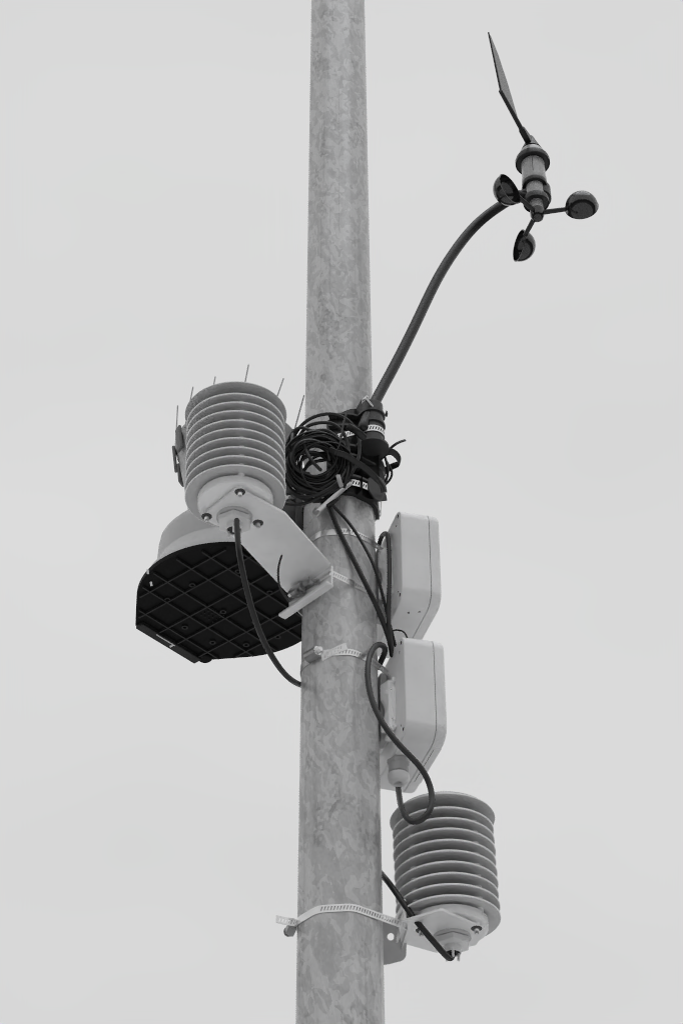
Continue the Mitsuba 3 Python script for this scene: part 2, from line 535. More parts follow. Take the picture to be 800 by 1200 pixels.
# ------------------------------------------------------------------ louvred radiation shields
def shield_plate(r, top=False):
    if top:
        return solid_lathe([(0, 0.0032), (0.030, 0.0030), (r - 0.010, 0.0010), (r - 0.0012, -0.0004), (r - 0.0003, -0.0003), (r, 0.0002),
                            (r - 0.0020, 0.0032), (r - 0.007, 0.0076), (r - 0.016, 0.0098), (0.02, 0.0108), (0, 0.0110)], 96)
    return lathe([(0.0300, 0.0034), (r - 0.010, 0.0010), (r - 0.0018, -0.0004), (r - 0.0008, -0.0008), (r - 0.0002, -0.0006), (r, -0.0002), (r, 0.0012), (r - 0.0006, 0.0017), (r - 0.0016, 0.0018),
                  (r - 0.010, 0.0030), (0.0300, 0.0054)], 96)


def shield(label, axis, z, lean, post_turn, plate_poly, plate_z, nut, n_plates=9, r=0.0625, step=0.01475):
    t = thing('radiation_shield', label, 'radiation shield', 'louvred white sensor shields on brackets')
    M = align([axis[0], axis[1], z], [lean[0], lean[1], 1.0])
    for k in range(n_plates):
        rr = r + 0.00035 * math.sin(k * 2.3)
        P_ = M @ align([0, 0, 0.0042 + k * step], [0.0025 * math.sin(k * 1.7), 0.0025 * math.cos(k * 2.9), 1])
        pk = part(t, 'plate', moved(shield_plate(rr), P_), 'shaded_plate_plastic', smooth=40)
        part(pk, 'rim', moved(lathe([(rr - 0.0006, -0.0005), (rr + 0.0003, -0.0005), (rr + 0.0006, 0.0000), (rr + 0.0006, 0.0012), (rr - 0.0004, 0.0023), (rr - 0.0030, 0.0030), (rr - 0.0034, 0.0024)], 96), P_), 'shield_plastic', smooth=40)  # white ring paints the bright highlight along the plate edge
    part(t, 'cap', moved(shield_plate(r + 0.0030, True), M @ align([0, 0, 0.0042 + (n_plates - 1) * step + 1.16 * step], [0, 0, 1])), 'shaded_plate_plastic', smooth=40)
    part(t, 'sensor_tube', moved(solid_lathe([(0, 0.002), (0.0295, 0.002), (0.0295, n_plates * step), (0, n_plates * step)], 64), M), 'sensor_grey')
    for k in range(3):
        a = post_turn + k * 2 * math.pi / 3
        p0 = np.array([0.0435 * math.cos(a), 0.0435 * math.sin(a), -0.004])
        part(t, 'spacer_post', moved(rod(p0, p0 + [0, 0, n_plates * step + 0.008], 0.0042, n=18), M), 'shield_plastic')
        q = np.array([0.0375 * math.cos(a), 0.0375 * math.sin(a), 0])
        b = np.array([axis[0] + q[0], axis[1] + q[1], plate_z])
        part(t, 'spacer', rod(b + [0, 0, 0.0024], b + [0, 0, 0.0125], 0.0042), 'shield_plastic')
        w = moved(solid_lathe([(0, -0.0010), (0.0062, -0.0010), (0.0067, 0.0), (0, 0.0)], 24), align(b, [0, 0, 1]))
        part(t, 'washer', w, 'washer_black')
        part(t, 'screw_head', moved(solid_lathe([(0, -0.0085), (0.0016, -0.0080), (0.0028, -0.0062), (0.0031, -0.0010), (0, -0.0010)], 24), align(b, [0, 0, 1])), 'bright_steel')
    base = solid_lathe([(0, -0.0095), (0.0455, -0.0095), (0.0468, -0.0085), (0.0470, -0.004), (0.0470, 0.0015), (0, 0.0015)], 80)
    part(t, 'base_disc', moved(base, M), 'disc_plastic')
    poly = rounded(Polygon(plate_poly), 0.0055)
    c = np.array([nut[0], nut[1]])
    b = part(t, 'bracket', ext(poly, 0.0034, plate_z, 0.0003), 'bracket_metal')
    part(t, 'collar', moved(solid_lathe([(0, -0.0034), (0.0215, -0.0034), (0.0226, -0.0024), (0.0226, 0), (0, 0)], 48), align([c[0], c[1], plate_z], [0, 0, 1])), 'lug_metal')
    part(t, 'nut', moved(ext(hexagon(0.0222, 0.52), 0.0085, -0.0125, 0.0010), align([c[0], c[1], plate_z], [0, 0, 1])), 'fitting_plastic')
    tube = [(0.0076, -0.0150), (0.0092, -0.0215), (0.0102, -0.0210), (0.0107, -0.0185), (0.0107, -0.0120), (0.0076, -0.0120)]
    gl = lathe(tube, 32)
    part(t, 'cable_gland', moved(gl, align([c[0], c[1], plate_z], [0, 0, 1])), 'fitting_plastic')
    part(t, 'gland_mouth', moved(solid_lathe([(0, -0.0200), (0.0082, -0.0200), (0.0082, -0.0170), (0, -0.0170)], 24), align([c[0], c[1], plate_z], [0, 0, 1])), 'hole_dark')
    for j in range(3):
        a = 0.5 + j * 2.1
        part(t, 'gland_finger', moved(rbox(0.0032, 0.0042, 0.011, 0.0010), align([c[0] + 0.0082 * math.cos(a), c[1] + 0.0082 * math.sin(a), plate_z - 0.0235], [0.1 * math.cos(a), 0.1 * math.sin(a), 1])), 'fitting_plastic')
    return t



def prism(points, thick, at, x, y, bevel=0.0):
    """A flat plate: points in the plane spanned by x and y at the point at, of the given thickness centred on it."""
    x, y = unit(x), np.asarray(y, float)
    y = unit(y - np.dot(y, x) * x)
    return moved(ext(points if isinstance(points, Polygon) else Polygon(points), thick, -thick / 2, bevel), frame(at, x, y, np.cross(x, y)))


# the upper shield, held out towards the camera to the left of the pole
UPZ = 3.187
upper_plate = [(-0.1671, -0.1821), (-0.1246, -0.2325), (-0.0672, -0.1817), (-0.0104, -0.0738), (-0.0666, -0.0108), (-0.1229, -0.1174)]
upper = shield('louvred white radiation shield on a long bracket, left of the pole before the rain collector', (-0.1292, -0.1885), 3.2035, (-0.025, 0.0), math.radians(-78), upper_plate, UPZ, (-0.1302, -0.1751))
R_, L_ = np.array(upper_plate[3]), np.array(upper_plate[4])
edge = unit(np.append(L_ - R_, 0))
out = np.array([edge[1], -edge[0], 0])
out = out if np.dot(out, [-0.5, -0.8, 0]) > 0 else -out
mid = np.append((R_ + L_) / 2, 0)
wlen = np.linalg.norm(R_ - L_)
web_o = mid - out * 0.002 + np.array([0, 0, UPZ - 0.014])
part(upper, 'flange', prism(rounded(sbox(-wlen / 2, -0.016, wlen / 2, 0.016), 0.002), 0.0026, web_o, edge, [0, 0, 1], 0.0004), 'bracket_metal')
lip = rounded(sbox(-wlen / 2 - 0.001, -0.001, wlen / 2 + 0.009, 0.013), 0.006)
part(upper, 'lip', moved(rbox(wlen + 0.012, 0.013, 0.0052, 0.0022), frame(web_o + edge * 0.004 + out * 0.005 + np.array([0, 0, -0.0175]), edge, np.cross([0, 0, 1], edge), [0, 0, 1])), 'bracket_metal')

# the lower shield, right of the pole
LOZ = 2.7150
lower_plate = [(0.0677, -0.0049), (0.1175, -0.0365), (0.1715, 0.0129), (0.1614, 0.0525), (0.1153, 0.0724), (0.0717, 0.0453)]
lower = shield('louvred white radiation shield at the bottom right of the pole, under the boxes', (0.1288, 0.0295), 2.7318, (-0.022, 0.0), math.radians(206), lower_plate, LOZ, (0.1320, 0.0302), r=0.0617)
part(lower, 'flange', prism(rounded(sbox(-0.031, -0.017, 0.031, 0.017), 0.004), 0.0026, [0.0705, 0.0255, LOZ + 0.0165], [-0.0105, 0.056, 0], [0, 0, 1], 0.0004), 'bracket_metal')
hang = rounded(Polygon([(-0.030, 0.026), (0.016, 0.026), (0.016, -0.020), (-0.004, -0.026), (-0.030, -0.030)]), 0.009)
hang = hang.difference(Point(-0.003, 0.006).buffer(0.0043))
part(lower, 'lug', prism(hang, 0.0028, (0.0626, 0.0450, 2.7160), [1, 0.10, 0], [0, -0.5, 1]), 'lug_metal')

# ------------------------------------------------------------------ junction boxes
DEP, WID = np.array([0.961, 0.276, 0]), np.array([-0.276, 0.961, 0])
BOXW, BOXH = 0.150, 0.152


def rr(w, h, r, n=7):
    out_ = []
    for cx, cy, a0 in ((w / 2 - r, h / 2 - r, 0), (-w / 2 + r, h / 2 - r, 90), (-w / 2 + r, -h / 2 + r, 180), (w / 2 - r, -h / 2 + r, 270)):
        for q in range(n):
            a = math.radians(a0 + 90 * q / (n - 1))
            out_.append((cx + r * math.cos(a), cy + r * math.sin(a)))
    return np.array(out_)


def loft(sections, w, h, r):
    """Rounded rectangles stacked along x: sections (x, inset)."""
    rings = []
    for x, ins in sections:
        q = rr(w - 2 * ins, h - 2 * ins, max(r - ins, 0.002))
        rings.append(np.column_stack([np.full(len(q), x), q]))
    n = len(rings[0])
    v = np.vstack(rings + [[[sections[0][0], 0, 0]], [[sections[-1][0], 0, 0]]])
    f = []
    for i in range(len(rings) - 1):
        for q in range(n):
            w_ = (q + 1) % n
            A, B, C, D = i * n + q, i * n + w_, (i + 1) * n + w_, (i + 1) * n + q
            f += [[A, B, C], [A, C, D]]
    e = len(rings) - 1
    for q in range(n):
        w_ = (q + 1) % n
        f += [[len(v) - 2, w_, q], [len(v) - 1, e * n + q, e * n + w_]]
    return trimesh.Trimesh(v, f, process=False)


def junction_box(label, zmid, saddle_z, rail, gap=0.0627, latch=False):
    t = thing('junction_box', label, 'box', 'pale plastic boxes on the right of the pole')
    M = frame(DEP * gap + np.array([0, 0, zmid]), DEP, WID, [0, 0, 1])
    part(t, 'body', moved(loft([(0.0, 0.0022), (0.0006, 0.0009), (0.0020, 0.0), (0.0382, -0.0010), (0.0387, -0.0007)], BOXW, BOXH, 0.021), M), 'box_plastic', smooth=40)
    part(t, 'gasket', moved(loft([(0.036, 0.0014), (0.042, 0.0014)], BOXW, BOXH, 0.021), M), 'clip_plastic', smooth=40)
    part(t, 'lid', moved(loft([(0.0396, -0.0009), (0.0401, -0.0012), (0.0500, -0.0006), (0.0522, 0.0004), (0.0536, 0.0020), (0.0540, 0.0045)], BOXW, BOXH, 0.021), M), 'box_plastic', smooth=40)
    for sy in (-1, 1):
        for sz in (-1, 1):
            for ry, rz, r in ((0.0105, 0.0115, 0.0026), (0.0185, 0.0215, 0.0015)):
                p = (M @ np.array([-0.0003, sy * (BOXW / 2 - ry), sz * (BOXH / 2 - rz), 1]))[:3]
                part(t, 'screw_hole', moved(solid_lathe([(0, 0), (r, 0), (r, 0.0006), (0, 0.0006)], 16), align(p, DEP)), 'hole_dark')
    if not latch:
        for px_, py_ in ((0.017, -0.046), (0.030, -0.052)):
            p = (M @ np.array([px_, py_, -BOXH / 2 - 0.0012, 1]))[:3]
            part(t, 'drain_pip', moved(solid_lathe([(0, 0), (0.0016, 0), (0.0016, 0.0012), (0, 0.0012)], 16), align(p, [0, 0, 1])), 'clip_plastic')
    if latch:
        # a latch cover across the seam under the box
        lt = moved(rbox(0.0135, 0.086, 0.0026, 0.0009), M @ frame([0.0460, -0.010, -BOXH / 2 - 0.0006], [1, 0, 0], [0, 1, 0], [0, 0, 1]))
        part(t, 'latch_cover', lt, 'box_plastic')
        ls = moved(rbox(0.0007, 0.080, 0.0010, 0.0003), M @ frame([0.0435, -0.010, -BOXH / 2 - 0.0019], [1, 0, 0], [0, 1, 0], [0, 0, 1]))
        part(t, 'latch_seam', ls, 'clip_plastic')
    # mounting rail and saddle between box and pole
    zr = (rail[0] + rail[1]) / 2 - zmid
    part(t, 'mounting_rail', moved(rbox(0.0090, 0.022, rail[1] - rail[0], 0.0012), M @ frame([-0.0072, 0, zr], [1, 0, 0], [0, 1, 0], [0, 0, 1])), 'gland_plastic')
    h = saddle_z[1] - saddle_z[0]
    zs = (saddle_z[0] + saddle_z[1]) / 2 - zmid
    wedge = Polygon([(-0.0004, -0.034), (-0.0088, -0.034), (-0.0150, -0.0200), (-0.0135, -0.0185), (-0.0040, -0.0185), (-0.0040, 0.0185), (-0.0135, 0.0185), (-0.0145, 0.0200), (-0.0088, 0.034), (-0.0004, 0.034)])
    part(t, 'saddle', moved(as_tri(mani(ext(wedge, h, -h / 2)) - m3.Manifold.cylinder(0.08, h * 0.40, h * 0.40, 40).rotate([90, 0, 0]).translate([-0.0092 - h * 0.40, 0.04, -h * 0.05])), M @ frame([0, 0, zs], [1, 0, 0], [0, 1, 0], [0, 0, 1])), 'saddle_plastic')
    for q in (-1, 1):
        part(t, 'clip', moved(rbox(0.0040, 0.0125, 0.0050, 0.0008), M @ frame([-0.0030, -0.0345, zs + q * h * 0.50], [1, 0, 0], [0, 1, 0], [0, 0, 1])), 'saddle_plastic')
        part(t, 'clip_seam', moved(rbox(0.0034, 0.0080, 0.0012, 0.0003), M @ frame([-0.0034, -0.0306, zs + q * h * 0.31], [1, 0, 0], [0, 1, 0], [0, 0, 1])), 'clip_plastic')
    part(t, 'clip_bar', moved(rbox(0.0046, 0.0060, h * 0.70, 0.0010), M @ frame([-0.0020, -0.0345, zs], [1, 0, 0], [0, 1, 0], [0, 0, 1])), 'saddle_plastic')
    sl = unit([-0.0090, 0.0160, 0])
    nn = np.array([sl[1], -sl[0], 0]) * -1
    part(t, 'slot', moved(rbox(0.0048, 0.0030, 0.0066, 0.0005), M @ frame([-0.0106, -0.0300, zs + h * 0.26], sl, nn, [0, 0, 1])), 'shield_plastic')  # raised white block paints the brightness seen through an open slot
    part(t, 'foot_hook', moved(rbox(0.0075, 0.016, 0.0065, 0.0014), M @ frame([-0.0058, -0.0260, zs - h * 0.62], [1, 0, 0], [0, 1, 0], [0, 0, 1])), 'saddle_plastic')
    return t, M


zu = 3.226
box_up, MU = junction_box('pale grey plastic box higher on the pole, partly behind the other box', zu, (3.1840, 3.2599), (3.1646, 3.2773))
zl = 3.022
box_lo, ML = junction_box('pale grey plastic box lower on the pole, with a cable gland underneath', zl, (2.9775, 3.0475), (2.9732, 3.0733), latch=True)
gx, gy, gz = (0.0723, 0.0074, 2.9460)
GL = align([gx, gy, gz], [0, 0, 1])
part(box_lo, 'gland_body', moved(cat(ext(hexagon(0.0140, 0.2), 0.0075, -0.0085, 0.0012), solid_lathe([(0, -0.018), (0.0088, -0.0225), (0.0088, -0.0198), (0.0118, -0.0194), (0.0124, -0.0185), (0.0124, -0.008), (0, -0.008)], 12)), GL), 'gland_plastic')
part(box_lo, 'gland_nut', moved(lathe([(0.0048, -0.0345), (0.0066, -0.0352), (0.0105, -0.0335), (0.0128, -0.0300), (0.0136, -0.0260), (0.0136, -0.0230), (0.0126, -0.0220), (0.0048, -0.0220)], 40), GL), 'box_plastic')

# ------------------------------------------------------------------ the rain collector
GX, GY = -0.1448, 0.0510
_, _, GZ = (-0.1542, 0.0450, 3.2182)
gauge = thing('rain_collector', 'pale round rain collector with spiked rim and black ribbed underside, left of the pole', 'rain collector')
e1, e2 = unit([0.657, 0.754, 0]), unit([-0.754, 0.657, 0])
circle = Point(0, 0).buffer(0.1270, quad_segs=24)
strip = Polygon([(e1 * s + e2 * q)[:2] for s, q in ((-0.056, 0.080), (0.066, 0.080), (0.064, 0.1325), (-0.050, 0.1325))])
foot = circle.union(strip).convex_hull
GM = frame([GX, GY, GZ], [1, 0, 0], [0, 1, 0], [0, 0, 1])


def hull_between(poly_a, za, poly_b, zb, skirt=0.004):
    a, b = (np.array(q.exterior.coords)[:-1] for q in (poly_a, poly_b))
    return m3.Manifold.hull_points(np.vstack([np.column_stack([a, np.full(len(a), za)]), np.column_stack([a, np.full(len(a), za + skirt)]), np.column_stack([b, np.full(len(b), zb)])]))


def skirt_mesh():
    steps = [(0.0, 0.0), (0.010, 0.0022), (0.022, 0.0085), (0.034, 0.0165), (0.046, 0.0225), (0.050, 0.0238)]
    outer = inner = None
    for (za, ia), (zb, ib) in zip(steps[:-1], steps[1:]):
        def at(i):
            k_ = min(i / 0.0238, 1)
            w_ = 0.1270 + (0.1045 - 0.1270) * k_
            return Point(0, 0).buffer(w_, quad_segs=24).union(affinity.translate(affinity.scale(strip, 1 - 0.30 * k_, 1 - 0.30 * k_, origin=(0, 0)), 0, 0)).convex_hull
        A, B = at(ia), at(ib)
        o_ = m3.Manifold.hull_points(np.vstack([np.column_stack([np.array(q.exterior.coords)[:-1], np.full(len(q.exterior.coords) - 1, zz)]) for q, zz in ((A, za), (B, zb))]))
        A, B = A.buffer(-0.0028), B.buffer(-0.0028)
        i_ = m3.Manifold.hull_points(np.vstack([np.column_stack([np.array(q.exterior.coords)[:-1], np.full(len(q.exterior.coords) - 1, zz)]) for q, zz in ((A, za - 0.0005), (B, zb + 0.0005))]))
        outer = o_ if outer is None else outer + o_
        inner = i_ if inner is None else inner + i_
    return outer - inner


part(gauge, 'skirt', moved(skirt_mesh(), GM), 'gauge_plastic', smooth=28)
part(gauge, 'housing', moved(lathe([(0.1010, 0.046), (0.1033, 0.0465), (0.1040, 0.050), (0.1025, 0.085), (0.1010, 0.094), (0.0960, 0.1005), (0.0880, 0.1030), (0.050, 0.1040), (0.050, 0.100), (0.087, 0.0995), (0.0985, 0.090)], 96), GM), 'gauge_plastic', smooth=40)
RIMZ = 3.4916 - GZ
part(gauge, 'funnel', moved(lathe([(0.0500, 0.098), (0.0565, 0.099), (0.0640, 0.150), (0.0745, 0.210), (0.0850, RIMZ - 0.012), (0.0885, RIMZ - 0.006), (0.0893, RIMZ), (0.0880, RIMZ + 0.001), (0.0858, RIMZ - 0.004), (0.0715, 0.208), (0.0610, 0.150), (0.0500, 0.110)], 96), GM), 'gauge_plastic', smooth=40)
plate = foot.buffer(0.0004)
slot_c = e2 * 0.110
under = part(gauge, 'base', moved(ext(plate, 0.007, -0.0006), GM), 'base_black')
inner_plate = foot.buffer(-0.0040)


def rib(p, d, length, h=0.0036, w=0.0020):
    line = LineString([np.array(p) - np.array(d) * length, np.array(p) + np.array(d) * length]).intersection(inner_plate)
    return ext(line.buffer(w / 2, cap_style=2), h, -0.0005 - h)


d1, d2 = e1[:2], -e2[:2]
for q in (-0.090, -0.053, -0.017, 0.027, 0.060, 0.101):
    part(gauge, 'rib', moved(rib(d2 * -q, d1, 0.3), GM), 'rib_black')
for q in (-0.094, -0.062, -0.019, 0.016, 0.058, 0.092):
    part(gauge, 'rib', moved(rib(d1 * q, d2, 0.3, h=0.0034), GM), 'rib_black')
for x, y in ((-0.05, -0.045), (0.012, -0.075), (0.052, -0.028), (-0.012, 0.016), (0.030, 0.040), (0.075, 0.020), (-0.066, 0.052), (0.016, 0.094), (-0.030, 0.088), (-0.085, -0.012), (0.06, 0.075)):
    part(gauge, 'boss', moved(lathe([(0.0026, -0.003), (0.0044, -0.003), (0.0044, -0.0004), (0.0026, -0.0004)], 20), GM @ align([x, y, 0], [0, 0, 1])), 'rib_black')
for k_ in range(4):
    for j in range(4):
        part(gauge, 'drain_grid', moved(rbox(0.0016, 0.0016, 0.003, 0.0004), GM @ align([-0.042 + 0.005 * (k_ + j), 0.024 + 0.005 * (k_ - j), -0.0015], [0, 0, 1])), 'rib_black')
edge_m = prism(rounded(sbox(-0.050, -0.0070, 0.064, 0.0070), 0.002), 0.0060, [GX, GY, GZ - 0.003] + e2 * 0.1255, e1, e2, 0.0006)
part(gauge, 'mounting_edge', edge_m, 'rib_black')
part(gauge, 'edge_foot', rod([GX, GY, GZ - 0.004] + e2 * 0.116 + e1 * 0.068, [GX, GY, GZ + 0.004] + e2 * 0.116 + e1 * 0.068, 0.010, n=28), 'base_black')
for (a, b, w_) in ((-0.022, 0.014, 0.0015),):
    part(gauge, 'slot_sky_bar', moved(rbox(b - a, w_, 0.0016, 0.0005), frame([GX, GY, GZ - 0.0066] + e2 * 0.1205 + e1 * (a + b) / 2, e1, e2, [0, 0, 1])), 'box_plastic')  # pale bar stands in for sky showing through a slot
part(gauge, 'edge_hook', moved(rbox(0.003, 0.007, 0.0016, 0.0005), frame([GX, GY, GZ - 0.0066] + e2 * 0.1240 + e1 * 0.011, e1, e2, [0, 0, 1])), 'box_plastic')
tz = GZ - 0.0015
for p in ((-0.2517, -0.0226, 3.1900), (-0.2492, 0.0040, 3.1900)):
    part(gauge, 'hole_sky_bar', moved(rbox(0.0032, 0.0090, 0.0020, 0.0008), align([p[0], p[1], tz], [0, 0, 1])), 'box_plastic')  # pale bars stand in for sky seen through two drain holes
rim_c = np.array([GX, GY, GZ + RIMZ])
for a, lean in [(-179.8, (-0.0002, -0.004, 0.0776)), (-142.9, (0.0077, -0.004, 0.0661)), (-114.7, (0.0073, -0.004, 0.0611)), (-85.3, (0.0099, -0.004, 0.0766)), (-56.0, (0.017, -0.004, 0.0639)), (-23.6, (0.0137, -0.004, 0.0654))]:
    foot_p = rim_c + np.array([0.0885 * math.cos(math.radians(a)), 0.0885 * math.sin(math.radians(a)), 0.0])
    part(gauge, 'spike', rod(foot_p - 0.1 * np.array(lean), foot_p + lean, 0.0011, 0.0009, n=8), 'dark_steel')
for a, dz, h_ in ((math.radians(205), -0.014, 0.040), (math.radians(180), -0.020, 0.040), (math.radians(158), -0.022, 0.036)):
    c_ = rim_c + np.array([0.0885 * math.cos(a), 0.0885 * math.sin(a), dz])
    tang_ = np.array([-math.sin(a), math.cos(a), 0])
    outw = unit([math.cos(a), math.sin(a), -0.13])
    part(gauge, 'spike_clip', moved(rbox(0.0045, 0.015, h_, 0.0018), frame(c_, outw, tang_, np.cross(outw, tang_))), 'clip_plastic')
# its black arm to the pole
part(gauge, 'mounting_arm', moved(rbox(0.012, 0.030, 0.105, 0.002), align((-0.0539, 0.0100, 3.3244), [0, 0, 1])), 'black_plastic')
part(gauge, 'mounting_block', moved(rbox(0.050, 0.030, 0.095, 0.003), align((-0.0759, 0.0300, 3.3642), [0, 0, 1])), 'black_plastic')
for q in ((-0.0713, -0.0100, 3.3531), (-0.0645, -0.0120, 3.3634)):
    part(gauge, 'mounting_bolt', cat(rod(np.array(q), np.array(q) + [0.012, 0.012, 0.002], 0.0024), moved(ext(hexagon(0.0050), 0.004, 0, 0.0005), align(q, [0.7, 0.7, 0.1]))), 'bright_steel')

# ------------------------------------------------------------------ the anemometer
SX, SY = 0.0455, -0.056
ane = thing('anemometer', 'black cup anemometer with wind vane on a curved arm right of the pole', 'anemometer')
z_top, z_bot = 3.4762, 3.4020
part(ane, 'socket', moved(lathe([(0.0108, 0), (0.0148, 0), (0.0152, 0.001), (0.0152, z_top - z_bot - 0.001), (0.0148, z_top - z_bot), (0.0108, z_top - z_bot)], 48), align([SX, SY, z_bot], [0, 0, 1])), 'lighter_black')
arm_pts = [(0.0323, -0.0690, 3.4261), (0.0518, -0.0580, 3.4870), (0.0780, -0.0500, 3.5567), (0.1132, -0.0420, 3.6539), (0.1457, -0.0360, 3.7445), (0.1801, -0.0320, 3.8183), (0.2144, -0.0300, 3.8717), (0.2513, -0.0290, 3.9101), (0.2732, -0.0280, 3.9282)]
part(ane, 'arm', cable(arm_pts, 0.0076, n=24, step=0.006), 'black_plastic', smooth=True)
sect = lambda a0, a1, rr_: Polygon([(0, 0)] + [(rr_ * math.cos(math.radians(a)), rr_ * math.sin(math.radians(a))) for a in np.linspace(a0, a1, 24)])
zm = 3.40
pole_m = Polygon(pole_section(pole_width(zm)))
socket_c = Point(SX, SY).buffer(0.0150)
near_c = Point(SX * 0.55, SY * 0.55).buffer(0.012)
bridge = MultiPoint([q for g_ in (socket_c, near_c) for q in g_.exterior.coords]).convex_hull
hollow = pole_m.buffer(0.0012)
bore = Point(SX, SY).buffer(0.0153)
wall = pole_m.buffer(0.0065).intersection(sect(-108, 4, 0.2)).union(bridge.difference(bore)).difference(hollow)
wall = max(getattr(wall, 'geoms', [wall]), key=lambda q: q.area)
zw0, zw1 = 3.3234, 3.4910
wm = mani(ext(wall, zw1 - zw0, zw0)).trim_by_plane(unit([0.62, -0.25, -1.0]).tolist(), float(np.dot(unit([0.62, -0.25, -1.0]), [0.046, -0.05, zw1])))
part(ane, 'mounting_base', wm, 'black_plastic', smooth=30)
for px, grow, a0, a1, to_socket in (((0.0209, -0.0600, 3.4571), 0.0150, -104, -8, True), ((0.0208, -0.0600, 3.4385), 0.0135, -104, -8, True), ((0.0496, -0.0600, 3.4001), 0.0165, -100, 2, True),
                                    ((0.0205, -0.0600, 3.3836), 0.0165, -104, -2, False), ((0.0169, -0.0660, 3.3621), 0.0185, -104, -8, False), ((0.0145, -0.0660, 3.3457), 0.0185, -104, -10, False)):
    fp = pole_m.buffer(grow, quad_segs=8).intersection(sect(a0, a1, 0.2))
    if to_socket:
        fp = fp.union(bridge.buffer(0.003).difference(bore) if px[2] > z_bot + 0.004 else bridge.buffer(0.0075))
    fp = fp.difference(hollow)
    fp = max(getattr(fp, 'geoms', [fp]), key=lambda q: q.area)
    part(ane, 'base_fin', ext(fp, 0.0030, px[2] - 0.0015), 'lighter_black', smooth=30)  # lighter black puts the rim highlights of the fins into the colour
lug = rounded(Polygon([(-0.014, 0.016), (-0.004, 0.024), (0.0085, 0.018), (0.0105, -0.006), (0.005, -0.019), (-0.004, -0.016), (-0.013, -0.004)]), 0.006)
part(ane, 'base_lug', prism(lug, 0.003, (0.0506, -0.0460, 3.3339), [1, 0.45, 0], [0, 0, 1], 0.0005), 'lighter_black')
b0, b1 = np.array((0.0367, -0.0800, 3.4691)), np.array((0.0491, -0.0660, 3.4611))
part(ane, 'bolt', cat(rod(b0, b1, 0.0021), moved(solid_lathe([(0, -0.003), (0.0046, -0.002), (0.0050, 0.0), (0, 0.0005)], 24), align(b0, b1 - b0))), 'bright_steel')
part(ane, 'bolt', cat(rod((0.0634, -0.0500, 3.4658), (0.0574, -0.0550, 3.4583), 0.0020), moved(solid_lathe([(0, -0.003), (0.0042, -0.002), (0.0046, 0.0), (0, 0.0005)], 24), align((0.0646, -0.0500, 3.4673), [-1, 0, 0]))), 'black_plastic')

AX, AY = 0.3008, -0.030


def turned(name, profile, m, z=0.0, n=64, closed=False, dx=0.0, dy=0.0):
    return part(ane, name, lathe([(r, h + z) for r, h in profile], n, closed).apply_translation([AX + dx, AY + dy, 0]), m)


turned('cup_hub', [(0, 3.8735), (0.0045, 3.8742), (0.0085, 3.8775), (0.0105, 3.8835), (0.0108, 3.8945), (0, 3.8945)], 'gloss_black_plastic')
turned('hub_neck', [(0, 3.8945), (0.0102, 3.8945), (0.0100, 3.9120), (0, 3.9120)], 'housing_grey')
turned('lower_skirt', [(0.0100, 3.9110), (0.0178, 3.9105), (0.0185, 3.9085), (0.0196, 3.9088), (0.0198, 3.9150), (0.0185, 3.9200), (0.0135, 3.9215), (0.0100, 3.9215)], 'black_plastic', closed=True)
turned('lower_barrel', [(0, 3.9210), (0.0136, 3.9210), (0.0136, 3.9560), (0, 3.9560)], 'housing_grey')
turned('barrel_ring', [(0.0130, 3.9460), (0.0186, 3.9458), (0.0193, 3.9470), (0.0193, 3.9530), (0.0186, 3.9540), (0.0130, 3.9540)], 'black_plastic', closed=True)
turned('upper_barrel', [(0.0136, 3.9535), (0.0180, 3.9530), (0.0190, 3.9545), (0.0190, 3.9625), (0.0182, 3.9640), (0.0180, 3.9980), (0.0136, 3.9980)], 'housing_grey', closed=True)
turned('upper_skirt', [(0.0100, 3.9995), (0.0245, 3.9990), (0.0255, 3.9975), (0.0266, 3.9985), (0.0268, 4.0040), (0.0255, 4.0085), (0.0100, 4.0085)], 'black_plastic', closed=True)
turned('vane_cap', [(0, 4.0080), (0.0225, 4.0082), (0.0222, 4.0130), (0.0195, 4.0210), (0.0180, 4.0245), (0.0125, 4.0290), (0.0060, 4.0330), (0, 4.0335)], 'housing_grey')
part(ane, 'barrel_seam', moved(rbox(0.0009, 0.0008, 0.034, 0.0003), align([AX - 0.0028, AY - 0.0178, 3.981], [0, 0, 1])), 'hole_dark')
part(ane, 'arm_head', cat(moved(solid_lathe([(0, -0.014), (0.021, -0.014), (0.0225, -0.012), (0.0225, 0.010), (0.021, 0.012), (0, 0.012)], 48), align([AX + 0.003, AY + 0.013, 3.944], [0, 0, 1])),
                          rod(arm_pts[-1], [AX, AY + 0.010, arm_pts[-1][2] + 0.004], 0.0095, n=24)), 'black_plastic')
hubz = 3.8885
for cx, cy in ((0.0662, -0.0120), (-0.0450, -0.0490), (-0.0222, 0.0680)):
    c = np.array([AX + cx, AY + cy, hubz])
    rad_ = unit([cx, cy, 0])
    face = np.array([-rad_[1], rad_[0], 0])
    R = 0.0248
    arc = [(R * math.sin(q), -R * math.cos(q)) for q in np.linspace(0, math.pi / 2, 20)]
    arc2 = [((R - 0.0011) * math.sin(q), -(R - 0.0011) * math.cos(q)) for q in np.linspace(math.pi / 2, 0, 20)]
    shell = solid_lathe(arc + [(R + 0.0008, 0.0006), (R - 0.0008, 0.0012)] + arc2, 56)
    cup = part(ane, 'cup', moved(shell, align(c, face)), 'gloss_black_plastic', smooth=50)
    part(ane, 'spoke', cat(rod([AX, AY, hubz], c - rad_ * (R - 0.002), 0.0040, 0.0034, n=18)), 'black_plastic')

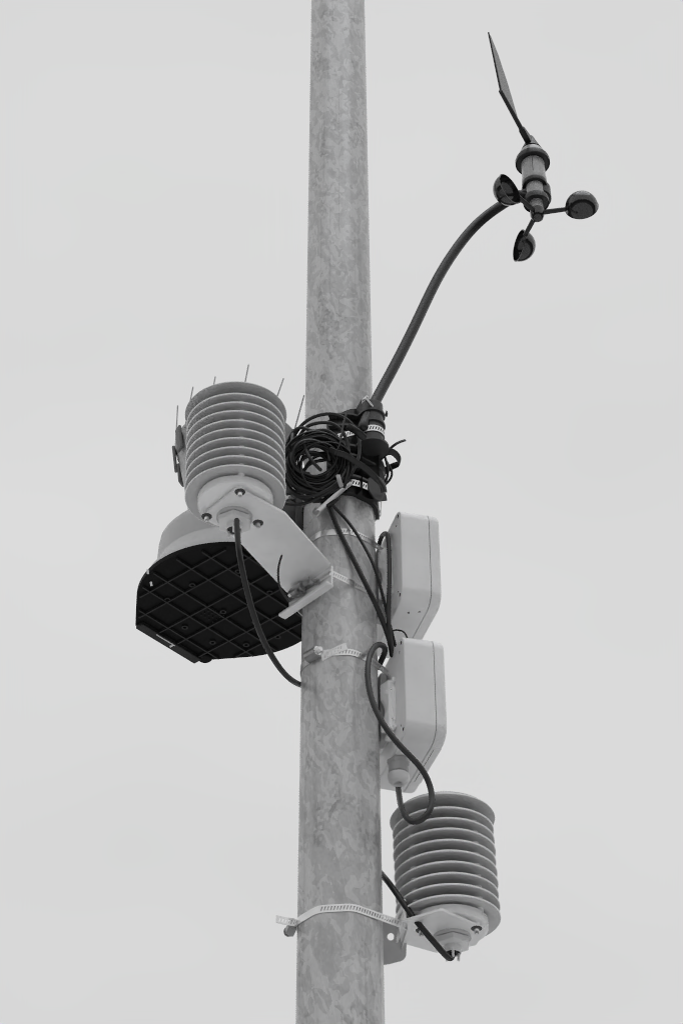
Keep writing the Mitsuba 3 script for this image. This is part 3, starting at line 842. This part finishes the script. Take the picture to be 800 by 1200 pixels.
VD = np.array([-0.4397, -0.8981, 0.0])
P0 = np.array([AX, AY, 4.0385])
part(ane, 'vane_rod', cat(rod(P0, P0 + VD * 0.1246, 0.0040, 0.0030, n=16),
     prism([(-0.010, -0.004), (0.006, -0.0042), (0.040, -0.0030), (0.040, 0.004), (0.012, 0.012), (-0.006, 0.012)], 0.0095, P0, VD, [0, 0, 1], 0.001),
     solid_lathe([(0, 0), (0.0165, 0), (0.0100, 0.016), (0.0045, 0.032), (0, 0.034)], 32).apply_translation([AX, AY, 4.0285])), 'black_plastic')
fin = rounded(Polygon([(0.020, 0.0), (0.1216, 0.0), (0.1593, 0.102), (0.1249, 0.0852), (0.089, 0.0511), (0.0485, -0.0022)]), 0.0035)
part(ane, 'vane_blade', prism(fin, 0.0026, P0, VD, [0, 0, 1], 0.0004), 'fin_plastic')
part(ane, 'vane_edge', rod(P0 + VD * 0.1216, P0 + VD * 0.1583 + np.array([0, 0, 0.1010]), 0.0017, 0.0012, n=10), 'black_plastic')

# ------------------------------------------------------------------ the bands
def local_poly(pts, gap=0.0627):
    return Polygon([tuple((DEP * (gap + x) + WID * y)[:2]) for x, y in pts])


rail_p = local_poly([(-0.003, -0.017), (-0.003, 0.017), (-0.010, 0.017), (-0.010, -0.017)])
web_p = Polygon([tuple((web_o + edge * s * wlen * 0.47 + out * q)[:2]) for s, q in ((-1, 0.0018), (1, 0.0018), (1, -0.0018), (-1, -0.0018))])
low_p = Polygon([(0.0745, -0.002), (0.0680, 0.050), (0.0600, 0.050), (0.0670, -0.002)]).buffer(0.003)
hose_clamp('perforated steel band at the upper box, passing behind the black cables', 3.262, 180, None, rail_p, slot_from=0.070)
hose_clamp('perforated steel band running from the flange of the upper shield bracket', 3.177, 150, 213, web_p, flip=-1, slot_from=0.09, housing_m='dark_steel')
h4 = 'hose_clamp_001'
fold = [web_o + out * 0.006 + edge * q + out * b + np.array([0, 0, 0.004 + c_]) for q, b, c_ in ((0.030, -0.002, 0.0), (0.018, 0.001, 0.001), (0.006, 0.004, 0.003), (-0.004, 0.003, 0.001), (-0.010, 0.006, 0.004))]
part(h4, 'folded_end', sweep(spline(fold, 0.003), 0.0046, 0.0008, 12, up=[0, 0, 1]), 'dark_steel')
for q in (0.012, -0.022):
    b_ = web_o + edge * q + out * 0.004 + np.array([0, 0, -0.004])
    part(h4, 'bolt', cat(rod(b_, b_ + out * 0.012, 0.0022), moved(ext(hexagon(0.0046), 0.004, 0.003, 0.0005), align(b_, out))), 'dark_steel')
h5 = hose_clamp('perforated steel band at the lower box, screw housing and raised tail in front', 3.069, 180, 233, rail_p, flip=1, slot_from=0.058,
           tail=([(-0.0220, -0.0620, 3.0516), (-0.0145, -0.0660, 3.0540), (-0.0060, -0.0690, 3.0571), (0.0026, -0.0710, 3.0602), (0.0090, -0.0720, 3.0621)], [-0.20, -0.10, 1]), housing_m='dark_steel')
h6 = hose_clamp('lowest perforated steel band on the pole, its tail sticking out to the left', 2.7115, 170, None, low_p, slot_from=0.052,
           tail=([(-0.0743, -0.0300, 2.7080), (-0.0684, -0.0270, 2.7079), (-0.0606, -0.0240, 2.7077), (-0.0537, -0.0200, 2.7087), (-0.0489, -0.0120, 2.7095), (-0.0462, 0.0000, 2.7112)], [0, 0, 1]))
hs, sc = clamp_housing(align((-0.0530, -0.0060, 2.7082), [-1, -0.25, 0], [0, 1, 0]), 0.018, 0.013, 0.010)
part(h6, 'screw_housing', hs, 'dark_steel')
part(h6, 'screw', sc, 'dark_steel')
soc = Point(SX, SY).buffer(0.0155)
hose_clamp('perforated steel band round the socket of the anemometer arm', 3.4228, 150, None, soc, slot_from=0.10, h=0.0100)
hose_clamp('perforated steel band at the foot of the black anemometer mount', 3.3362, 150, None, wall.convex_hull.intersection(sect(-112, 10, 0.0615)), slot_from=0.06, h=0.0105, grow=0.0016)
loose = thing('steel_strap', 'loose steel strap end slanting up the pole under the cable coil', 'metal strap')
part(loose, 'strap_tongue', sweep(spline([(-0.0297, -0.0600, 3.2850), (-0.0150, -0.0670, 3.2967), (-0.0003, -0.0730, 3.3085), (0.0156, -0.0760, 3.3220)], 0.003), 0.0042, 0.0010, 14, up=[0.6, -0.5, 0.62]), 'stainless_steel')
part(loose, 'strap_band', strap(np.array([(-0.0471, -0.0300, 3.2784), (-0.0423, -0.0430, 3.2769), (-0.0377, -0.0500, 3.2792), (-0.0320, -0.0565, 3.2849), (-0.0275, -0.0595, 3.2883)]), [0.7, -0.4, 0.6], 0.0070, 0.0009, slot_from=0.004), 'stainless_steel')
part(loose, 'strap_buckle', moved(rbox(0.0085, 0.0110, 0.0050, 0.0012), align((-0.0303, -0.0600, 3.2850), [-0.3, -0.9, -0.3], [0.6, -0.3, 0.7])), 'stainless_steel')

# ------------------------------------------------------------------ cables
def wire(label, pts, r, m='cable_black', ry=None, up=None, name='cable', group=None):
    return whole(name, label, 'cable', cable(pts, r, ry, up=up), m, smooth=True, group=group)


wire('black cable hanging from the gland of the upper shield to the pole', [(-0.1254, -0.2060, 3.1572), (-0.1244, -0.2060, 3.1413), (-0.1222, -0.2040, 3.1191), (-0.1183, -0.1960, 3.0965), (-0.1120, -0.1800, 3.0723), (-0.1033, -0.1600, 3.0472), (-0.0920, -0.1300, 3.0304), (-0.0764, -0.0850, 3.0258), (-0.0628, -0.0400, 3.0358), (-0.0500, 0.0100, 3.0594), (-0.0398, 0.0500, 3.0827)], 0.0036)
wire('thick black cable crossing the front of the pole from the coil to the boxes', [(-0.0196, -0.0660, 3.3223), (-0.0162, -0.0620, 3.3051), (-0.0094, -0.0570, 3.2844), (0.0007, -0.0545, 3.2563), (0.0162, -0.0535, 3.2175), (0.0336, -0.0530, 3.1735), (0.0477, -0.0440, 3.1433), (0.0576, -0.0260, 3.1265), (0.0640, -0.0160, 3.1081), (0.0672, -0.0080, 3.0923)], 0.0038, ry=0.0030, up=[0.5, -1, 0])
wire('thin black cable crossing the front of the pole from the coil to the upper box', [(-0.0151, -0.0680, 3.3089), (-0.0083, -0.0620, 3.2963), (0.0041, -0.0560, 3.2837), (0.0187, -0.0550, 3.2615), (0.0330, -0.0545, 3.2321), (0.0450, -0.0520, 3.2018), (0.0536, -0.0400, 3.1748), (0.0612, -0.0260, 3.1468), (0.0675, -0.0180, 3.1201), (0.0718, -0.0100, 3.1056)], 0.0021)
wire('grey cable that loops over beside the upper box', [(0.0538, 0.0200, 3.2936), (0.0571, 0.0080, 3.2975), (0.0614, -0.0080, 3.2901), (0.0644, -0.0220, 3.2742), (0.0655, -0.0300, 3.2451), (0.0654, -0.0320, 3.2112), (0.0643, -0.0330, 3.1745), (0.0633, -0.0300, 3.1439), (0.0640, -0.0240, 3.1159), (0.0672, -0.0120, 3.1002)], 0.0036, 'cable_grey', ry=0.0030)
wire('grey cable looping from the gland of the lower box up to its side', [(0.0498, 0.0120, 3.0875), (0.0537, 0.0060, 3.0940), (0.0579, -0.0100, 3.0963), (0.0560, -0.0260, 3.0939), (0.0498, -0.0360, 3.0896), (0.0419, -0.0460, 3.0754), (0.0362, -0.0560, 3.0504), (0.0348, -0.0620, 3.0233), (0.0382, -0.0660, 2.9928), (0.0482, -0.0680, 2.9604), (0.0634, -0.0670, 2.9328), (0.0806, -0.0640, 2.9117), (0.0958, -0.0580, 2.8961), (0.1058, -0.0520, 2.8795), (0.1098, -0.0510, 2.8576), (0.1061, -0.0540, 2.8372), (0.0972, -0.0530, 2.8262), (0.0872, -0.0470, 2.8262), (0.0786, -0.0360, 2.8396), (0.0741, -0.0120, 2.8677), (0.0732, 0.0300, 2.9093), (0.0732, 0.0560, 2.9383), (0.0736, 0.0600, 2.9557)], 0.0037, 'cable_grey')
wire('black cable from behind the pole down to the lower shield', [(0.0416, 0.0500, 2.8203), (0.0504, 0.0300, 2.7977), (0.0618, 0.0060, 2.7676), (0.0752, -0.0040, 2.7398), (0.0887, -0.0060, 2.7177), (0.1013, -0.0040, 2.7011), (0.1132, 0.0040, 2.6898), (0.1213, 0.0140, 2.6850), (0.1288, 0.0260, 2.6855), (0.1324, 0.0330, 2.6955), (0.1329, 0.0340, 2.7059)], 0.0036)
wire('short thin black wire beside the top of the lower box', [(0.0644, -0.0100, 3.1270), (0.0709, -0.0150, 3.1269), (0.0785, -0.0200, 3.1227), (0.0837, -0.0240, 3.1158), (0.0870, -0.0200, 3.1106)], 0.0011)
wire('grey flexible tail curling up from the flange of the upper shield', [(-0.0649, -0.0600, 3.1415), (-0.0703, -0.0660, 3.1466), (-0.0755, -0.0800, 3.1485), (-0.0773, -0.0950, 3.1522), (-0.0766, -0.1080, 3.1601), (-0.0727, -0.1180, 3.1701)], 0.0021, 'cable_grey', ry=0.0013, name='cable_tie')
wire('black cable tie tail pointing up right of the anemometer mount', [(0.0677, -0.0300, 3.4179), (0.0736, -0.0340, 3.4221), (0.0818, -0.0360, 3.4273), (0.0907, -0.0360, 3.4312)], 0.0026, ry=0.0012, name='cable_tie')
wire('flat black cable tie looped at the right side of the anemometer mount', [(0.0570, -0.0300, 3.4041), (0.0650, -0.0400, 3.4064), (0.0732, -0.0400, 3.4063), (0.0815, -0.0300, 3.4040), (0.0823, -0.0200, 3.4033), (0.0749, -0.0100, 3.4070), (0.0644, -0.0040, 3.4044), (0.0573, 0.0000, 3.4001)], 0.0046, ry=0.0014, up=[0.2, -0.5, 0.6], name='cable_tie')
wire('thin black cable tie hanging in a loop at the right of the mount', [(0.0639, -0.0300, 3.3995), (0.0701, -0.0300, 3.3858), (0.0718, -0.0260, 3.3786), (0.0683, -0.0200, 3.3730), (0.0625, -0.0160, 3.3687)], 0.0016, name='cable_tie')
wire('thin black cable tie hanging close beside the mount', [(0.0627, -0.0340, 3.4023), (0.0659, -0.0340, 3.3840), (0.0658, -0.0300, 3.3738), (0.0618, -0.0220, 3.3653)], 0.0018, name='cable_tie')

# the coil: one long flat cable wound many times
rng = np.random.default_rng(4)
coil = thing('cable_coil', 'coil of flat black cable tied to the pole beside the anemometer mount', 'cable coil')
C0 = np.array((-0.0287, -0.0840, 3.3457))
ax1 = unit([1.0, 0.18, 0.05])
ax2 = np.cross(unit([-0.12, -0.80, -0.35]), ax1)
ax2 = unit(ax2 - np.dot(ax2, ax1) * ax1)
if ax2[2] < 0:
    ax2 = -ax2
nrm = np.cross(ax1, ax2)
nrm = nrm if nrm[1] < 0 else -nrm
for k_ in range(40):
    q = (k_ / 39) ** 0.85
    rx = 0.0265 + 0.0180 * q + rng.normal(0, 0.0010)
    ry = 0.0215 + 0.0210 * q + rng.normal(0, 0.0012)
    cc = C0 + ax1 * (-0.0065 + 0.0065 * q + rng.normal(0.000, 0.0016)) + ax2 * (0.0085 - 0.0095 * q + rng.normal(0, 0.0018)) + nrm * rng.normal(0, 0.006)
    ph = rng.uniform(0, 6.28)
    th = np.linspace(0, 2 * math.pi, 90, endpoint=False)
    wob = 0.0013 * np.sin(2 * th + ph) + 0.0008 * np.sin(3 * th + 2 * ph)
    tilt = rng.normal(0, 0.05), rng.normal(0, 0.05)
    P = cc + np.outer((rx + wob) * np.cos(th), ax1) + np.outer((ry + wob) * np.sin(th), ax2) + np.outer(tilt[0] * rx * np.cos(th) + tilt[1] * ry * np.sin(th) + 0.002 * np.sin(2 * th + ph), nrm)
    part(coil, 'loop', sweep(P, 0.0026, 0.0014, 10, closed=True, up=nrm + rng.normal(0, 0.45, 3)), 'cable_black', smooth=True)
for k_ in range(7):
    rx, ry = rng.uniform(0.024, 0.036), rng.uniform(0.022, 0.034)
    cc = C0 + ax1 * rng.uniform(-0.008, 0.014) + ax2 * rng.uniform(-0.012, 0.016) - nrm * rng.uniform(-0.012, 0.008)
    th = np.linspace(0, 2 * math.pi, 90, endpoint=False)
    ph, t1, t2 = rng.uniform(0, 6.28), rng.uniform(-0.5, 0.5), rng.uniform(-0.5, 0.5)
    P = cc + np.outer(rx * np.cos(th), ax1) + np.outer(ry * np.sin(th) + 0.002 * np.sin(2 * th + ph), ax2) + np.outer(t1 * rx * np.cos(th) + t2 * ry * np.sin(th), nrm)
    part(coil, 'loop', sweep(P, 0.0022, 0.0013, 10, closed=True, up=nrm + rng.normal(0, 0.5, 3)), 'cable_black', smooth=True)
odd = [
    [(-0.0622, -0.0850, 3.3913), (-0.0520, -0.0900, 3.4097), (-0.0359, -0.0930, 3.4231), (-0.0151, -0.0940, 3.4290), (0.0033, -0.0920, 3.4261), (0.0183, -0.0880, 3.4142), (0.0262, -0.0840, 3.3964), (0.0272, -0.0820, 3.3710), (0.0225, -0.0800, 3.3519), (0.0156, -0.0780, 3.3358)],
    [(-0.0541, -0.0880, 3.3932), (-0.0427, -0.0940, 3.4062), (-0.0266, -0.0980, 3.4095), (-0.0105, -0.0980, 3.4087), (0.0021, -0.0960, 3.3998), (0.0101, -0.0920, 3.3836), (0.0134, -0.0890, 3.3607), (0.0122, -0.0860, 3.3336), (0.0065, -0.0800, 3.3122)],
    [(-0.0699, -0.0900, 3.3765), (-0.0608, -0.0970, 3.3946), (-0.0494, -0.1000, 3.3995), (-0.0356, -0.1020, 3.3917), (-0.0196, -0.1020, 3.3932), (-0.0059, -0.1000, 3.3858), (0.0044, -0.0960, 3.3727), (0.0100, -0.0920, 3.3567)],
    [(-0.0239, -0.1000, 3.3251), (-0.0329, -0.1060, 3.3318), (-0.0408, -0.1080, 3.3449), (-0.0455, -0.1080, 3.3627), (-0.0445, -0.1070, 3.3784), (-0.0378, -0.1060, 3.3868), (-0.0275, -0.1040, 3.3854), (-0.0207, -0.1020, 3.3751), (-0.0150, -0.0990, 3.3598), (-0.0127, -0.0960, 3.3460)],
    [(-0.0503, -0.0750, 3.3385), (-0.0516, -0.0770, 3.3561), (-0.0471, -0.0800, 3.3625), (-0.0357, -0.0810, 3.3676), (-0.0220, -0.0790, 3.3722), (-0.0014, -0.0760, 3.3777)],
    [(-0.0471, -0.0700, 3.3485), (-0.0425, -0.0730, 3.3549), (-0.0323, -0.0760, 3.3598), (-0.0197, -0.0760, 3.3628), (0.0055, -0.0740, 3.3719)],
    [(-0.0610, -0.0940, 3.4002), (-0.0628, -0.1000, 3.3770), (-0.0636, -0.1020, 3.3544), (-0.0612, -0.1000, 3.3355), (-0.0532, -0.0970, 3.3262), (-0.0397, -0.0940, 3.3242)],
    [(-0.0706, -0.0750, 3.3239), (-0.0624, -0.0780, 3.3068), (-0.0486, -0.0820, 3.2948), (-0.0306, -0.0860, 3.2944), (-0.0104, -0.0880, 3.3058), (0.0042, -0.0860, 3.3263), (0.0122, -0.0840, 3.3471)],
    [(-0.0706, -0.0600, 3.3010), (-0.0557, -0.0660, 3.2947), (-0.0397, -0.0740, 3.2926), (-0.0228, -0.0800, 3.2978), (-0.0059, -0.0840, 3.3090), (0.0054, -0.0840, 3.3250)],
    [(-0.0696, -0.0620, 3.3154), (-0.0536, -0.0700, 3.3133), (-0.0398, -0.0760, 3.3069), (-0.0240, -0.0820, 3.3078), (-0.0059, -0.0860, 3.3176)],
    [(-0.0581, -0.0720, 3.3190), (-0.0467, -0.0740, 3.3115), (-0.0331, -0.0780, 3.3155), (-0.0172, -0.0820, 3.3180), (-0.0014, -0.0840, 3.3353)],
]
for p in odd:
    part(coil, 'loop', cable(p, 0.0016, 0.0024, n=10, step=0.003, up=nrm), 'cable_black', smooth=True)
wire('flat black cable running from the coil across the anemometer mount', [(-0.0127, -0.1040, 3.3570), (-0.0013, -0.1040, 3.3511), (0.0088, -0.1000, 3.3500), (0.0213, -0.0940, 3.3446), (0.0349, -0.0880, 3.3378), (0.0485, -0.0760, 3.3315), (0.0567, -0.0600, 3.3328), (0.0591, -0.0500, 3.3292)], 0.0042, ry=0.0014, up=[0.2, -0.6, 0.6])
wire('thin black cable tie standing up from the coil', [(-0.0059, -0.1040, 3.3481), (-0.0002, -0.1080, 3.3595), (0.0038, -0.1100, 3.3802), (0.0067, -0.1100, 3.4012), (0.0119, -0.1100, 3.4210)], 0.0015, ry=0.0010, name='cable_tie')
wire('pale plastic tie end under the cable coil', [(-0.0014, -0.0980, 3.3179), (0.0003, -0.0980, 3.3092), (0.0031, -0.0940, 3.3023)], 0.0030, 'tie_plastic', ry=0.0012, name='cable_tie')
part(coil, 'cable_end', cable([(-0.0003, -0.0640, 3.3092), (-0.0071, -0.0660, 3.2989), (-0.0151, -0.0640, 3.2947), (-0.0219, -0.0600, 3.3009)], 0.0030, n=10), 'cable_black')
part(coil, 'tie_bar', cable([(0.0125, -0.0980, 3.4026), (0.0193, -0.1000, 3.3963), (0.0272, -0.1000, 3.3887), (0.0341, -0.0940, 3.3863)], 0.0050, ry=0.0022, up=[0.3, -0.6, 0.7]), 'cable_black')
